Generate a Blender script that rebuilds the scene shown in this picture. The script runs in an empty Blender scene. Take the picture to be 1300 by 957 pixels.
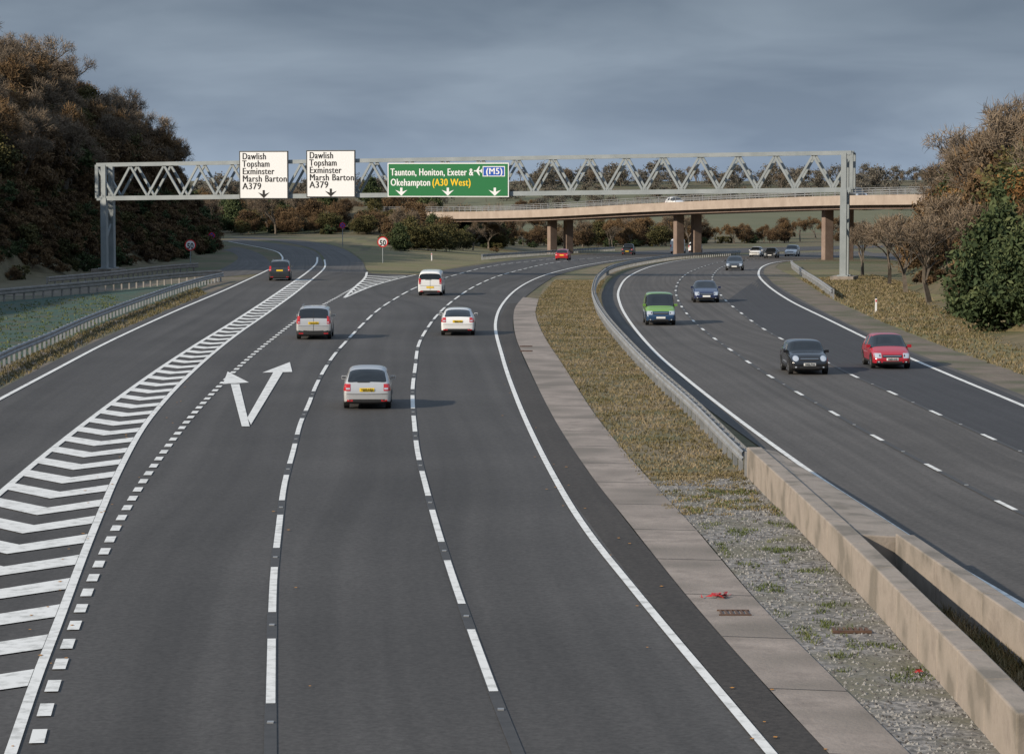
import bpy, bmesh, math, random
import numpy as np
from mathutils import Vector, Matrix, noise
from mathutils.bvhtree import BVHTree
R=random.Random(7)
scene=bpy.context.scene
# ---------------------------------------------------------------- camera (surveyed from the lane-marking modules)
F=3380.0; HC=8.3; CX=650.0; CY=478.5; PITCH=math.atan((CY-230)/F)
cam_d=bpy.data.cameras.new("camera"); cam=bpy.data.objects.new("camera",cam_d); scene.collection.objects.link(cam)
cam.location=(0,0,HC); cam.rotation_euler=(math.pi/2-PITCH,0,0)
cam_d.sensor_width=36; cam_d.lens=36*F/1300; cam_d.clip_end=12000; cam_d.clip_start=0.5
scene.camera=cam
# ---------------------------------------------------------------- terrain
def lerp(a,b,t): return a+(b-a)*t
def sst(a,b,x):
    t=min(1,max(0,(x-a)/(b-a))); return t*t*(3-2*t)
def softp(x,w):
    u=x/w
    return x if u>20 else (0 if u<-20 else w*math.log1p(math.exp(u)))
def pin(x,xs,ys):
    if x<=xs[0]: return ys[0]
    for i in range(len(xs)-1):
        if x<=xs[i+1]: return ys[i]+(ys[i+1]-ys[i])*(x-xs[i])/(xs[i+1]-xs[i])
    return ys[-1]
LY=[0,150,230,300,360,430,600,1000,3000]; LX=[-47,-46,-42.5,-37,-40,-52,-82,-150,-400]
RY=[0,100,148,200,280,330,420,600,1000,3000]; RX=[24,24.5,27.5,31,41,51,78,150,320,900]
def terrain(X,Y):
    k=0.3+0.7*sst(-28,6,X)
    d=softp(Y-225,15)
    z=-0.017*k*min(d,900)
    z+=0.045*k*min(softp(Y-650,40),520)
    dl=pin(Y,LY,LX)-X
    if dl>0:
        hm=pin(Y,[0,320,400,3000],[27,27,7,6])
        z+=hm*(1-math.exp(-dl*1.25/hm*1.3))
        z+=0.8*noise.noise(Vector((X*.12,Y*.12,0)))*min(1,dl/4)
    dr=X-pin(Y,RY,RX)
    if dr>0:
        hm=pin(Y,[0,300,400,3000],[10,10,5,4])
        z+=hm*(1-math.exp(-dr*.65/hm*1.3))+0.5*noise.noise(Vector((X*.12,Y*.12,3)))*min(1,dr/4)
    g=((X+30)/15)**2+((Y-502)/16)**2
    if g<9: z+=5*math.exp(-g)
    return z
def ray(px,py):
    dx=(px-CX)/F; dy=-(py-CY)/F
    ca,sa=math.cos(PITCH),math.sin(PITCH)
    d=Vector((dx,ca+dy*sa,-sa+dy*ca)); return d/d.y
def gp(px,py,h=0.0):
    d=ray(px,py); a=22.0; 
    f=lambda Y: HC+d.z*Y-terrain(d.x*Y,Y)-h
    if py<288: py=288
    b=a
    while b<1500:
        nb=b+3
        if f(nb)<=0:
            lo,hi=b,nb
            for _ in range(30):
                m=(lo+hi)/2
                if f(m)>0: lo=m
                else: hi=m
            return Vector((d.x*hi,hi,terrain(d.x*hi,hi)))
        b=nb
    raise RuntimeError("no ground at %s %s"%(px,py))
# ---------------------------------------------------------------- materials
def new_mat(name):
    m=bpy.data.materials.new(name); m.use_nodes=True
    return m,m.node_tree.nodes,m.node_tree.links,m.node_tree.nodes["Principled BSDF"]
def mat(name,c1,c2=None,scale=1.0,rough=.7,metal=0,bump=0,bscale=None,c3=None,scale3=.05,coat=0,detail=6,spec=.5,lo=.35,hi=.65):
    m,n,l,b=new_mat(name)
    b.inputs["Roughness"].default_value=rough; b.inputs["Metallic"].default_value=metal
    b.inputs["Specular IOR Level"].default_value=spec
    b.inputs["Coat Weight"].default_value=coat; b.inputs["Coat Roughness"].default_value=.06
    b.inputs["Base Color"].default_value=(*c1,1)
    if c2 or bump: 
        g=n.new("ShaderNodeNewGeometry")
    if c2:
        t=n.new("ShaderNodeTexNoise"); t.inputs["Scale"].default_value=scale; t.inputs["Detail"].default_value=detail; t.inputs["Roughness"].default_value=.65
        l.new(g.outputs["Position"],t.inputs["Vector"])
        r=n.new("ShaderNodeValToRGB"); r.color_ramp.elements[0].color=(*c1,1); r.color_ramp.elements[1].color=(*c2,1)
        r.color_ramp.elements[0].position=lo; r.color_ramp.elements[1].position=hi
        l.new(t.outputs["Fac"],r.inputs["Fac"]); out=r.outputs["Color"]
        if c3:
            t3=n.new("ShaderNodeTexNoise"); t3.inputs["Scale"].default_value=scale3; t3.inputs["Detail"].default_value=5
            l.new(g.outputs["Position"],t3.inputs["Vector"])
            r3=n.new("ShaderNodeValToRGB"); r3.color_ramp.elements[0].position=.45; r3.color_ramp.elements[1].position=.62
            l.new(t3.outputs["Fac"],r3.inputs["Fac"])
            mx=n.new("ShaderNodeMixRGB"); l.new(r3.outputs["Color"],mx.inputs["Fac"]); l.new(out,mx.inputs["Color1"]); mx.inputs["Color2"].default_value=(*c3,1)
            out=mx.outputs["Color"]
        l.new(out,b.inputs["Base Color"])
    if bump:
        t2=n.new("ShaderNodeTexNoise"); t2.inputs["Scale"].default_value=bscale or scale; t2.inputs["Detail"].default_value=4
        l.new(g.outputs["Position"],t2.inputs["Vector"])
        bp=n.new("ShaderNodeBump"); bp.inputs["Strength"].default_value=bump; bp.inputs["Distance"].default_value=.05
        l.new(t2.outputs["Fac"],bp.inputs["Height"]); l.new(bp.outputs["Normal"],b.inputs["Normal"])
    return m
def asphalt(name,base,var,grain=1.0):
    m,n,l,b=new_mat(name)
    uv=n.new("ShaderNodeUVMap"); g=n.new("ShaderNodeNewGeometry")
    mp=n.new("ShaderNodeMapping"); mp.inputs["Scale"].default_value=(.9,.012,1); l.new(uv.outputs["UV"],mp.inputs["Vector"])
    s=n.new("ShaderNodeTexNoise"); s.inputs["Scale"].default_value=1; s.inputs["Detail"].default_value=3; l.new(mp.outputs["Vector"],s.inputs["Vector"])
    f=n.new("ShaderNodeTexNoise"); f.inputs["Scale"].default_value=9; f.inputs["Detail"].default_value=5; f.inputs["Roughness"].default_value=.8; l.new(g.outputs["Position"],f.inputs["Vector"])
    o=n.new("ShaderNodeTexNoise"); o.inputs["Scale"].default_value=.12; o.inputs["Detail"].default_value=4; l.new(g.outputs["Position"],o.inputs["Vector"])
    def mr(src,a,c):
        q=n.new("ShaderNodeMapRange"); q.inputs["From Min"].default_value=.3; q.inputs["From Max"].default_value=.7; q.inputs["To Min"].default_value=a; q.inputs["To Max"].default_value=c; l.new(src,q.inputs["Value"]); return q.outputs["Result"]
    def mul(a,c):
        q=n.new("ShaderNodeMath"); q.operation="MULTIPLY"; l.new(a,q.inputs[0]); l.new(c,q.inputs[1]); return q.outputs[0]
    v=mul(mul(mr(s.outputs["Fac"],1-var,1+var),mr(f.outputs["Fac"],1-.3*grain,1+.3*grain)),mr(o.outputs["Fac"],1-var*.6,1+var*.6))
    mx=n.new("ShaderNodeVectorMath"); mx.operation="SCALE"; mx.inputs[0].default_value=base; l.new(v,mx.inputs["Scale"])
    l.new(mx.outputs["Vector"],b.inputs["Base Color"]); b.inputs["Roughness"].default_value=.82; b.inputs["Specular IOR Level"].default_value=.3
    return m
M={}
M['asph']=asphalt("asphalt_main",(.063,.060,.058),.22,1.15)
M['asph2']=asphalt("asphalt_opposite",(.084,.078,.073),.22,1.15)
M['asphd']=asphalt("asphalt_new",(.047,.047,.050),.12)
M['asphe']=asphalt("asphalt_edge",(.052,.046,.041),.25,1.6)
M['ground']=mat("rough_grass_ground",(.078,.066,.032),(.14,.112,.062),.9,.95,c3=(.07,.077,.03),scale3=.06,bump=.6,bscale=2)
M['field']=mat("field_grass",(.095,.10,.05),(.125,.12,.065),.02,.95)
M['median']=mat("median_grass",(.11,.088,.045),(.20,.155,.10),1.6,.95,c3=(.095,.095,.042),scale3=.25,bump=.8,bscale=5)
M['lawn']=mat("verge_grass",(.105,.108,.038),(.165,.14,.065),.7,.95,c3=(.155,.125,.065),scale3=.12,bump=.5,bscale=4)
M['teal']=mat("seeded_bank",(.015,.048,.036),(.04,.085,.062),2.2,.95,c3=(.055,.062,.04),scale3=.5,bump=.8,bscale=5,detail=9)
M['earth']=mat("verge_earth",(.11,.09,.068),(.18,.145,.115),1.2,.95,c3=(.08,.08,.045),scale3=.3,bump=.6,bscale=6)
M['gravel']=mat("gravel",(.07,.067,.063),(.31,.29,.27),5,.95,c3=(.14,.13,.095),scale3=.45,bump=1,bscale=7,detail=10,lo=.38,hi=.64)
M['conc']=mat("concrete_channel",(.20,.168,.145),(.31,.262,.227),1.6,.9,c3=(.165,.142,.12),scale3=.4,bump=.3,bscale=12,detail=10)
M['wall']=mat("concrete_wall",(.23,.195,.165),(.38,.325,.275),.9,.9,c3=(.17,.148,.122),scale3=.9,bump=.25,bscale=10,detail=10)
M['bridge']=mat("bridge_concrete",(.31,.25,.205),(.40,.33,.275),.4,.9,detail=8)
M['pier']=mat("pier_concrete",(.18,.13,.105),(.26,.195,.16),.6,.9)
M['white']=mat("road_paint",(.42,.42,.40),(.70,.70,.68),3,.7,detail=10,lo=.32,hi=.52)
M['tar']=mat("tar_joint",(.040,.039,.038),(.056,.054,.053),3,.7)
M['steel']=mat("galvanised_steel",(.24,.25,.26),(.36,.37,.38),1.5,.55,metal=.4)
M['gantry']=mat("gantry_paint",(.25,.28,.29),(.32,.35,.36),.8,.5,metal=.2)
M['railw']=mat("weathered_rail",(.18,.165,.15),(.27,.25,.23),2,.8)
M['signw']=mat("sign_white",(.80,.80,.80),rough=.5)
M['signg']=mat("sign_green",(.003,.15,.04),rough=.5)
M['signb']=mat("sign_blue",(.01,.08,.42),rough=.5)
M['signy']=mat("sign_yellow",(.85,.55,.01),rough=.5)
M['signr']=mat("sign_red",(.62,.015,.02),rough=.5)
M['black']=mat("sign_black",(.008,.008,.008),rough=.5)
M['bark']=mat("bark",(.08,.065,.05),(.15,.125,.10),3,.95)
M['rust']=mat("rusty_iron",(.07,.04,.03),(.12,.065,.04),6,.8)
M['red']=mat("red_plastic",(.38,.02,.02),rough=.4)
M['leaflit']=mat("fallen_leaf",(.45,.2,.03),rough=.9)
M['stone']=mat("loose_stone",(.17,.16,.15),(.30,.29,.27),3,.9)
def leafmat(name,cols):
    m,n,l,b=new_mat(name)
    a=n.new("ShaderNodeAttribute"); a.attribute_name="tone"
    oi=n.new("ShaderNodeObjectInfo")
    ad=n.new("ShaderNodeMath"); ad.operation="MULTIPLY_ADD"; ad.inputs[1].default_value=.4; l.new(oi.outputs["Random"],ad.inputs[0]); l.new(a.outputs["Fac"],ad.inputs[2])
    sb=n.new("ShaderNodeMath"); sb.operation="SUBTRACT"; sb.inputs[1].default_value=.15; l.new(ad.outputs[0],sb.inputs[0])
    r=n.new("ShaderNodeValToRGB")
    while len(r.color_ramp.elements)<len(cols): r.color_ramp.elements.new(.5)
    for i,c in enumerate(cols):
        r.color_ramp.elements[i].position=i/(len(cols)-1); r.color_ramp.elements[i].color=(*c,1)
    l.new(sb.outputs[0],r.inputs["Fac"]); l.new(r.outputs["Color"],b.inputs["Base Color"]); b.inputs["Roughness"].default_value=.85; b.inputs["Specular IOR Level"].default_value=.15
    return m
M['l_olive']=leafmat("foliage_olive",[(.035,.038,.017),(.075,.07,.028),(.13,.11,.045)])
M['l_rust']=leafmat("foliage_rust",[(.06,.04,.026),(.12,.078,.042),(.19,.12,.06)])
M['l_orange']=leafmat("foliage_autumn",[(.10,.05,.02),(.20,.105,.038),(.31,.18,.06)])
M['l_pine']=leafmat("foliage_pine",[(.028,.045,.021),(.055,.075,.032),(.10,.115,.05)])
M['l_twig']=leafmat("foliage_twigs",[(.07,.055,.042),(.15,.115,.082),(.24,.185,.13)])
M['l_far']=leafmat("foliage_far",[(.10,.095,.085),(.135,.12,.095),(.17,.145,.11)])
M['l_grass']=leafmat("grass_blades",[(.08,.076,.032),(.165,.135,.065),(.28,.22,.14)])
M['l_weed']=leafmat("weed_blades",[(.05,.065,.022),(.09,.115,.035),(.16,.165,.065)])
# ---------------------------------------------------------------- mesh builder
class MB:
    def __init__(s): s.v=[];s.f=[];s.m=[]
    def poly(s,pts,mi=0):
        b=len(s.v); s.v+= [tuple(p) for p in pts]; s.f.append(tuple(range(b,b+len(pts)))); s.m.append(mi)
    def hexa(s,c8,mi=0):
        b=len(s.v); s.v+=[tuple(p) for p in c8]
        for q in ((0,3,2,1),(4,5,6,7),(0,1,5,4),(1,2,6,5),(2,3,7,6),(3,0,4,7)):
            s.f.append(tuple(b+i for i in q)); s.m.append(mi)
    def box(s,c,d,mi=0,rz=0):
        x,y,z=d[0]/2,d[1]/2,d[2]/2; ca,sa=math.cos(rz),math.sin(rz); o=[]
        for zz in(-z,z):
            for xx,yy in((-x,-y),(x,-y),(x,y),(-x,y)):
                o.append((c[0]+xx*ca-yy*sa,c[1]+xx*sa+yy*ca,c[2]+zz))
        s.hexa(o,mi)
    def beam(s,p,q,w,h,mi=0):
        p=Vector(p);q=Vector(q);d=(q-p).normalized()
        up=Vector((0,0,1)) if abs(d.z)<.95 else Vector((0,1,0))
        a=d.cross(up).normalized()*w/2; b=a.normalized().cross(d)*h/2
        s.hexa([p-a-b,p+a-b,p+a+b,p-a+b,q-a-b,q+a-b,q+a+b,q-a+b],mi)
    def cyl(s,p,q,r0,r1=None,n=10,mi=0,cap=True):
        if r1 is None:r1=r0
        p=Vector(p);q=Vector(q);d=(q-p).normalized()
        up=Vector((0,0,1)) if abs(d.z)<.95 else Vector((0,1,0))
        a=d.cross(up).normalized(); b=a.cross(d)
        k=len(s.v)
        for i in range(n):
            t=2*math.pi*i/n; e=a*math.cos(t)+b*math.sin(t); s.v.append(tuple(p+e*r0)); s.v.append(tuple(q+e*r1))
        for i in range(n):
            j=(i+1)%n; s.f.append((k+2*i,k+2*i+1,k+2*j+1,k+2*j)); s.m.append(mi)
        if cap:
            s.f.append(tuple(k+2*i for i in range(n))); s.m.append(mi)
            s.f.append(tuple(k+2*i+1 for i in reversed(range(n)))); s.m.append(mi)
    def build(s,name,mats,parent=None,smooth=False,bevel=0,loc=None):
        me=bpy.data.meshes.new(name); me.from_pydata(s.v,[],s.f)
        for m in mats: me.materials.append(m)
        me.polygons.foreach_set("material_index",s.m)
        if smooth:
            me.polygons.foreach_set("use_smooth",[True]*len(s.f))
        me.update()
        o=bpy.data.objects.new(name,me); scene.collection.objects.link(o)
        if parent: o.parent=parent
        if bevel:
            b=o.modifiers.new("bev","BEVEL"); b.width=bevel; b.segments=2; b.limit_method='ANGLE'
        if loc is not None: o.location=loc
        return o
def empty(name,loc=(0,0,0),rz=0,parent=None):
    e=bpy.data.objects.new(name,None); e.location=loc; e.rotation_euler=(0,0,rz); e.empty_display_size=.5
    scene.collection.objects.link(e)
    if parent: e.parent=parent
    return e
# ---------------------------------------------------------------- ground sheet
def axis(parts):
    o=[]
    for a,b,s in parts:
        n=max(1,int(round((b-a)/s))); o+=[a+(b-a)*i/n for i in range(n)]
    o.append(parts[-1][1]); return o
xs=axis([(-3000,-400,260),(-400,-120,20),(-120,-70,5),(-70,90,2.5),(90,160,7),(160,480,20),(480,3000,250)])
ys=axis([(-200,20,40),(20,620,3.5),(620,1300,14),(1300,2000,70),(2000,6000,400)])
V=[(x,y,terrain(x,y)) for y in ys for x in xs]; nx=len(xs)
Fc=[(j*nx+i,j*nx+i+1,(j+1)*nx+i+1,(j+1)*nx+i) for j in range(len(ys)-1) for i in range(nx-1)]
me=bpy.data.meshes.new("ground"); me.from_pydata(V,[],Fc); me.materials.append(M['ground']); me.materials.append(M['field']); me.polygons.foreach_set("use_smooth",[True]*len(Fc))
me.polygons.foreach_set("material_index",[1 if 700<ys[j]<1060 and xs[i]>-20 else 0 for j in range(len(ys)-1) for i in range(nx-1)])
scene.collection.objects.link(bpy.data.objects.new("ground",me))
# ---------------------------------------------------------------- splines / strips
def cat(P,n):
    out=[]
    for i in range(len(P)-1):
        p0=P[i-1] if i>0 else P[0]*2-P[1]; p1=P[i];p2=P[i+1]; p3=P[i+2] if i+2<len(P) else P[-1]*2-P[-2]
        for k in range(n):
            t=k/n
            out.append(.5*((2*p1)+(p2-p0)*t+(2*p0-5*p1+4*p2-p3)*t*t+(3*p1-p0-3*p2+p3)*t**3))
    out.append(P[-1].copy()); return out
def xy(p): return Vector((p.x,p.y))
def path(px,step=.5):
    P=[xy(gp(*p)) for p in px]; C=cat(P,24)
    out=[C[0]]; acc=0
    for i in range(1,len(C)):
        a=C[i-1];b=C[i];L=(b-a).length
        while acc+L>=step:
            t=(step-acc)/L; a=a.lerp(b,t); out.append(a.copy()); L=(b-a).length; acc=0
        acc+=L
    return out
def strip(name,pairs,off,m,n=8,k=8,parent=None,rag=0):
    A=cat([xy(gp(*a)) for a,b in pairs],n); B=cat([xy(gp(*b)) for a,b in pairs],n)
    v=[];f=[];uv=[];s=0
    for i,(a,b) in enumerate(zip(A,B)):
        if i: s+=((a-A[i-1]).length+(b-B[i-1]).length)/2
        if rag:
            dd=(b-a).normalized(); a=a+dd*rag*noise.noise(Vector((s*.8,1,0))); b=b+dd*rag*noise.noise(Vector((s*.8,7,0)))
        for j in range(k+1):
            p=a.lerp(b,j/k); v.append((p.x,p.y,terrain(p.x,p.y)+off)); uv.append(((b-a).length*j/k,s))
    for i in range(len(A)-1):
        for j in range(k):
            q=i*(k+1)+j; f.append((q,q+1,q+k+2,q+k+1))
    me=bpy.data.meshes.new(name); me.from_pydata(v,[],f); me.materials.append(m)
    u=me.uv_layers.new(name="UVMap")
    for lp in me.loops: u.data[lp.index].uv=uv[lp.vertex_index]
    me.update()
    if me.polygons[0].normal.z<0: me.flip_normals()
    o=bpy.data.objects.new(name,me); scene.collection.objects.link(o)
    if parent:o.parent=parent
    return o
left_road=[((-900,1000),(1090,1000)),((-700,868),(968,868)),((-400,700),(825,700)),((-180,600),(747,600)),((0,495),(685,497)),((130,430),(653,425)),((230,387),(653,393)),((300,359),(670,375)),((345,343),(700,354))]
strip("road",left_road,.030,M['asph'],k=12)
strip("road",[((452,372),(655,388)),((490,361),(668,372)),((530,350),(700,353)),((605,337),(740,341)),((690,327),(790,331.5)),((790,320),(850,326.5)),((870,317),(920,322.5)),((1000,314),(1030,318)),((1150,310),(1150,313))],.026,M['asph'],k=10)
strip("slip_road",[((395,372),(478,366)),((405,350),(466,345)),((413,331),(456,329)),((396,316),(430,314)),((352,306.5),(386,306)),((285,301),(320,301))],.022,M['asph2'])
strip("slip_road",[((295,366),(410,352)),((343,341),(409,331)),((360,326),(397,318)),((340,315.5),(362,311)),((280,305.5),(305,303.5))],.018,M['asph2'])
strip("slip_road",[((250,355),(348,346)),((290,337),(343,333)),((302,326),(327,321)),((285,318),(300,314)),((255,313),(265,310))],.014,M['asph2'])
strip("road_edge",[((1014,985),(1080,985)),((911,868),(966,868)),((809,745),(860,745)),((722,628),(768,628)),((687,562),(720,562)),((661,505),(688,505)),((643,455),(663,452)),((634,412),(651,412)),((644,386),(659,385))],.037,M['asphe'],k=3)
Rr=[((1560,960),(2000,740)),((1285,780),(1650,640)),((1130,688),(1400,545)),((1020,608),(1300,503)),((920,536),(1190,460)),((850,483),(1110,427)),((806,447),(1040,393)),((776,412),(1000,371)),((765,387),(977,356)),((766,368),(969,345)),((785,350),(977,337)),((820,338),(1000,332)),((865,330.5),(1040,328.5)),((920,326),(1100,325)),((1000,322),(1160,322)),((1100,319),(1250,319))]
strip("road",Rr,.030,M['asph2'],k=12)
R2=[(1500,668),(1370,608),(1254,556),(1184,524),(1128,498),(1083,478),(1040,456),(1003,437),(975,422),(955,409),(938,396),(922,383),(911,370),(905,359),(906,349),(918,339),(945,331),(990,326)]
RE=[(1600,640),(1450,582),(1300,517),(1200,475),(1120,440),(1050,406),(1000,381),(972,361),(963,348),(970,338),(992,332.5),(1040,329.5)]
strip("road_lane",[((1370,608),(1400,553)),((1254,556),(1300,509)),((1184,524),(1235,482)),((1128,498),(1175,457)),((1083,478),(1110,430)),((1040,456),(1062,406)),((1003,437),(1012,381)),((955,409),(984,363)),((922,383),(972,350))],.038,M['asphd'],k=4)
strip("verge_earth",[((1650,640),(1690,600)),((1400,545),(1430,525)),((1300,503),(1320,484)),((1190,460),(1205,443)),((1110,427),(1120,409)),((1040,393),(1052,378)),((1000,371),(1015,355)),((977,356),(992,344)),((969,345),(985,339)),((977,337),(995,333.5)),((1000,332),(1020,330))],.020,M['earth'],k=3,n=24,rag=.35)
strip("verge_grass",[((1690,600),(1800,560)),((1430,525),(1500,480)),((1320,484),(1420,440)),((1205,443),(1320,410)),((1120,409),(1230,385)),((1052,378),(1160,364)),((1015,355),(1110,350)),((992,344),(1080,342))],.016,M['lawn'],k=5)
strip("grass_island",[((485,352),(530,349)),((466,343),(600,336)),((459,329),(660,326.5)),((432,314),(650,316)),((388,305.5),(600,306))],.010,M['lawn'],k=6)
strip("verge_earth",[((-250,590),(-180,605)),((-120,520),(0,497)),((0,468),(60,464)),((60,442),(130,431)),((130,411),(200,399)),((200,384),(260,375)),((262,362),(300,360)),((275,352),(318,352))],.010,M['earth'],k=4)
strip("seeded_bank",[((-150,400),(-150,540)),((0,384),(0,466)),((80,376),(80,434)),((150,369),(150,403)),((215,361),(215,380)),((262,357),(262,363))],.022,M['teal'],k=5)
strip("verge_earth",[((-150,380),(-150,402)),((0,366),(0,385)),((80,360),(80,377)),((150,354),(150,370)),((215,348),(215,362)),((262,344),(262,358))],.014,M['earth'],k=4)
strip("drainage_channel",[((1090,1000),(1180,985)),((968,868),(1063,868)),((880,768),(965,770)),((825,700),(905,700)),((800,668),(877,667)),((747,600),(815,600)),((702,530),(757,530)),((671,467),(715,465)),((654,425),(691,428)),((653,394),(680,400)),((664,378),(684,380))],.045,M['conc'],k=4)
strip("median_grass",[((877,667),(1000,663)),((815,600),(950,603)),((757,530),(880,530)),((715,465),(815,465)),((691,428),(777,424)),((680,400),(760,398)),((684,380),(757,376)),((700,357),(768,356)),((745,341.5),(790,343)),((800,331),(830,334)),((870,326),(880,327.5))],.012,M['median'],k=5)
strip("gravel",[((817,612),(952,607)),((880,668),(1003,662)),((965,768),(1105,770)),((1063,868),(1215,868)),((1180,985),(1560,950))],.020,M['gravel'],k=6)
# ---------------------------------------------------------------- markings
def marks(mb,P,w,step=.5,pat=None,s0=0,s1=1e9,off=.052,mi=0):
    n=len(P)
    def at(s):
        i=min(max(s/step,0),n-1.001); k=int(i); p=P[k].lerp(P[k+1],i-k); t=(P[min(k+2,n-1)]-P[max(k-1,0)]).normalized()
        return p,Vector((-t.y,t.x))
    tot=(n-1)*step; s1=min(s1,tot); s=s0
    on,gap=pat if pat else (4.0,0)
    while s<s1:
        e=min(s+on,s1); kk=max(1,int((e-s)/2))
        for q in range(kk):
            a,na=at(s+(e-s)*q/kk); b,nb=at(s+(e-s)*(q+1)/kk)
            pts=[a+na*w/2,a-na*w/2,b-nb*w/2,b+nb*w/2]
            mb.poly([(p.x,p.y,terrain(p.x,p.y)+off) for p in pts][::1],mi)
        s+=on+gap
def finish_marks(mb,name,m):
    o=mb.build(name,[m]); me=o.data
    bm=bmesh.new(); bm.from_mesh(me)
    for f in bm.faces:
        if f.normal.z<0: f.normal_flip()
    bm.to_mesh(me); bm.free(); return o
LE=[(-500,830),(-230,640),(-100,562),(0,508),(60,476),(140,434),(220,397),(290,367),(335,346),(354,335),(358,326),(343,317.5),(290,307)]
ME=[(1000,985),(902,868),(850,806),(800,745),(750,682),(715,628),(680,562),(655,505),(638,455),(629,412),(640,384),(665,362),(705,346),(750,336),(800,329),(870,323.5)]
D1=[(343,985),(344,868),(347,742),(354,672),(361,617),(372,575),(381,540),(392,514),(401,491),(412,470),(424,452),(437,437),(455,418),(478,396),(500,381),(530,365),(570,352),(640,336),(720,327)]
D2=[(668,985),(622,868),(577,742),(555,672),(540,617),(530,575),(526,540),(524,515),(524,492),(527,468),(531,440),(541,420),(556,400),(577,381),(607,362),(650,346),(710,333),(780,326)]
D0=[(36,985),(72,860),(127,715),(168,635),(206,578),(243,530),(277,493),(310,461),(345,432),(385,402),(430,377),(455,362),(466,350)]
CL=[(-330,905),(-181,791),(-80,697),(0,628),(50,585),(100,545),(150,507),(200,471),(250,438),(300,407),(350,374),(385,350),(401,336),(403,327)]
CR=[(5,985),(45,868),(75,790),(105,710),(130,648),(152,598),(180,547),(207,512),(237,480),(270,450),(303,424),(343,396),(382,367),(411,342),(412,330)]
RL=[(1560,930),(1300,772),(1200,713),(1100,648),(1035,605),(940,536),(870,481),(830,446),(800,410),(787,386),(786,368),(800,350.5),(830,338),(870,330.2),(920,325.7),(1000,321.5),(1100,318.5)]
R1=[(1500,745),(1382,694),(1270,640),(1178,592),(1104,552),(1050,521),(1008,497),(968,473),(943,456),(917,438),(897,423),(880,408),(868,394),(860,380),(858,368),(864,355),(880,344),(910,334),(950,328)]
PL={k:path(v) for k,v in dict(LE=LE,ME=ME,D1=D1,D2=D2,D0=D0,CL=CL,CR=CR,RL=RL,R1=R1,R2=R2,RE=RE).items()}
mk=MB()
marks(mk,PL['LE'],.2); marks(mk,PL['ME'],.17); marks(mk,PL['RL'],.17); marks(mk,PL['RE'],.2); marks(mk,PL['CL'],.2); marks(mk,PL['CR'],.18)
def dash_phase(P,px,py,pitch):
    g=xy(gp(px,py)); i=min(range(len(P)),key=lambda k:(P[k]-g).length); return (i*.5)%pitch
marks(mk,PL['D1'],.15,pat=(6,3),s0=dash_phase(PL['D1'],347,780,9))
marks(mk,PL['D2'],.15,pat=(6,3),s0=dash_phase(PL['D2'],590,770,9))
marks(mk,PL['D0'],.22,pat=(1,1))
marks(mk,PL['R1'],.15,pat=(2,7),s0=dash_phase(PL['R1'],1290,649,9)); marks(mk,PL['R2'],.15,pat=(2,7),s0=dash_phase(PL['R2'],1265,561,9))
def xat(P,Y):
    for i in range(len(P)-1):
        if (P[i].y-Y)*(P[i+1].y-Y)<=0:
            return P[i].x+(P[i+1].x-P[i].x)*(Y-P[i].y)/((P[i+1].y-P[i].y) or 1e-6)
    return None
def chev(A,B,y0,y1,pitch,th,dep,skew=0.12):
    Y=y0
    while Y<y1:
        a=xat(A,Y);b=xat(B,Y)
        if a is not None and b is not None and b-a>.35:
            a+=.1;b-=.1;c=(a+b)/2; w=b-a; d=dep*min(1,w/3)
            t=th*min(1,w/1.2+.3)
            for (x0,o0,x1,o1) in ((a,d-skew*w*-.5,c,0),(c,0,b,d-skew*w*.5)):
                q=[(x0,Y+o0),(x1,Y+o1),(x1,Y+o1+t),(x0,Y+o0+t)]
                q2=[]
                for (x,yy) in q:
                    if x==a: xx=xat(A,yy); x=(xx+.1) if xx is not None else x
                    if x==b: xx=xat(B,yy); x=(xx-.1) if xx is not None else x
                    q2.append((x,yy))
                mk.poly([(x,yy,terrain(x,yy)+.052) for x,yy in q2])
        Y+=pitch
chev(PL['CL'],PL['CR'],38,225,3.45,1.5,2.0)
NL=path([(437,379),(452,364),(463,354),(466,346)]); NR=path([(437,379),(470,365),(500,356),(528,349.5)])
marks(mk,NL,.2);marks(mk,NR,.2); 
def poly_px(pts,off=.052):
    g=[gp(*p) for p in pts]; mk.poly([(p.x,p.y,p.z+off) for p in g])
for i in range(9):
    y0=373-i*2.6
    a=xat(NL,gp(450,y0).y); b=xat(NR,gp(450,y0).y)
    if a and b:
        Yq=gp(450,y0).y
        for (x0,o0,x1,o1) in ((a,2.5,(a+b)/2,0),((a+b)/2,0,b,2.0)):
            mk.poly([(x,yy,terrain(x,yy)+.052) for x,yy in ((x0,Yq+o0),(x1,Yq+o1),(x1,Yq+o1+1.6),(x0,Yq+o0+1.6))])
poly_px([(307,543),(317,543),(304,489),(293,489)])
poly_px([(283,489),(316,487),(289,473)])
poly_px([(314,532),(318.5,541),(359,474),(347,474)],.056)
poly_px([(333,474.5),(371,473.5),(368,461)])
finish_marks(mk,"road_markings",M['white'])
tj=MB()
for k in('D1','D2'): marks(tj,PL[k],.19,off=.044)
for k in('R1','R2'): marks(tj,PL[k],.18,off=.046)
finish_marks(tj,"road_joint",M['tar'])
ce=MB()
for k,ph in(('D1',-1.5),('D2',-1.5),('R1',-3.5),('R2',-3.5)):
    P=PL[k]; s=(dash_phase(P,*{'D1':(347,780),'D2':(590,770),'R1':(1290,649),'R2':(1265,561)}[k],9)+ph)%9
    while s<len(P)*.5-2:
        p=P[int(s/.5)]; ce.box((p.x,p.y,terrain(p.x,p.y)+.055),(.10,.12,.02),0); s+=9
ce.build("road_studs",[M['steel']])
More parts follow.
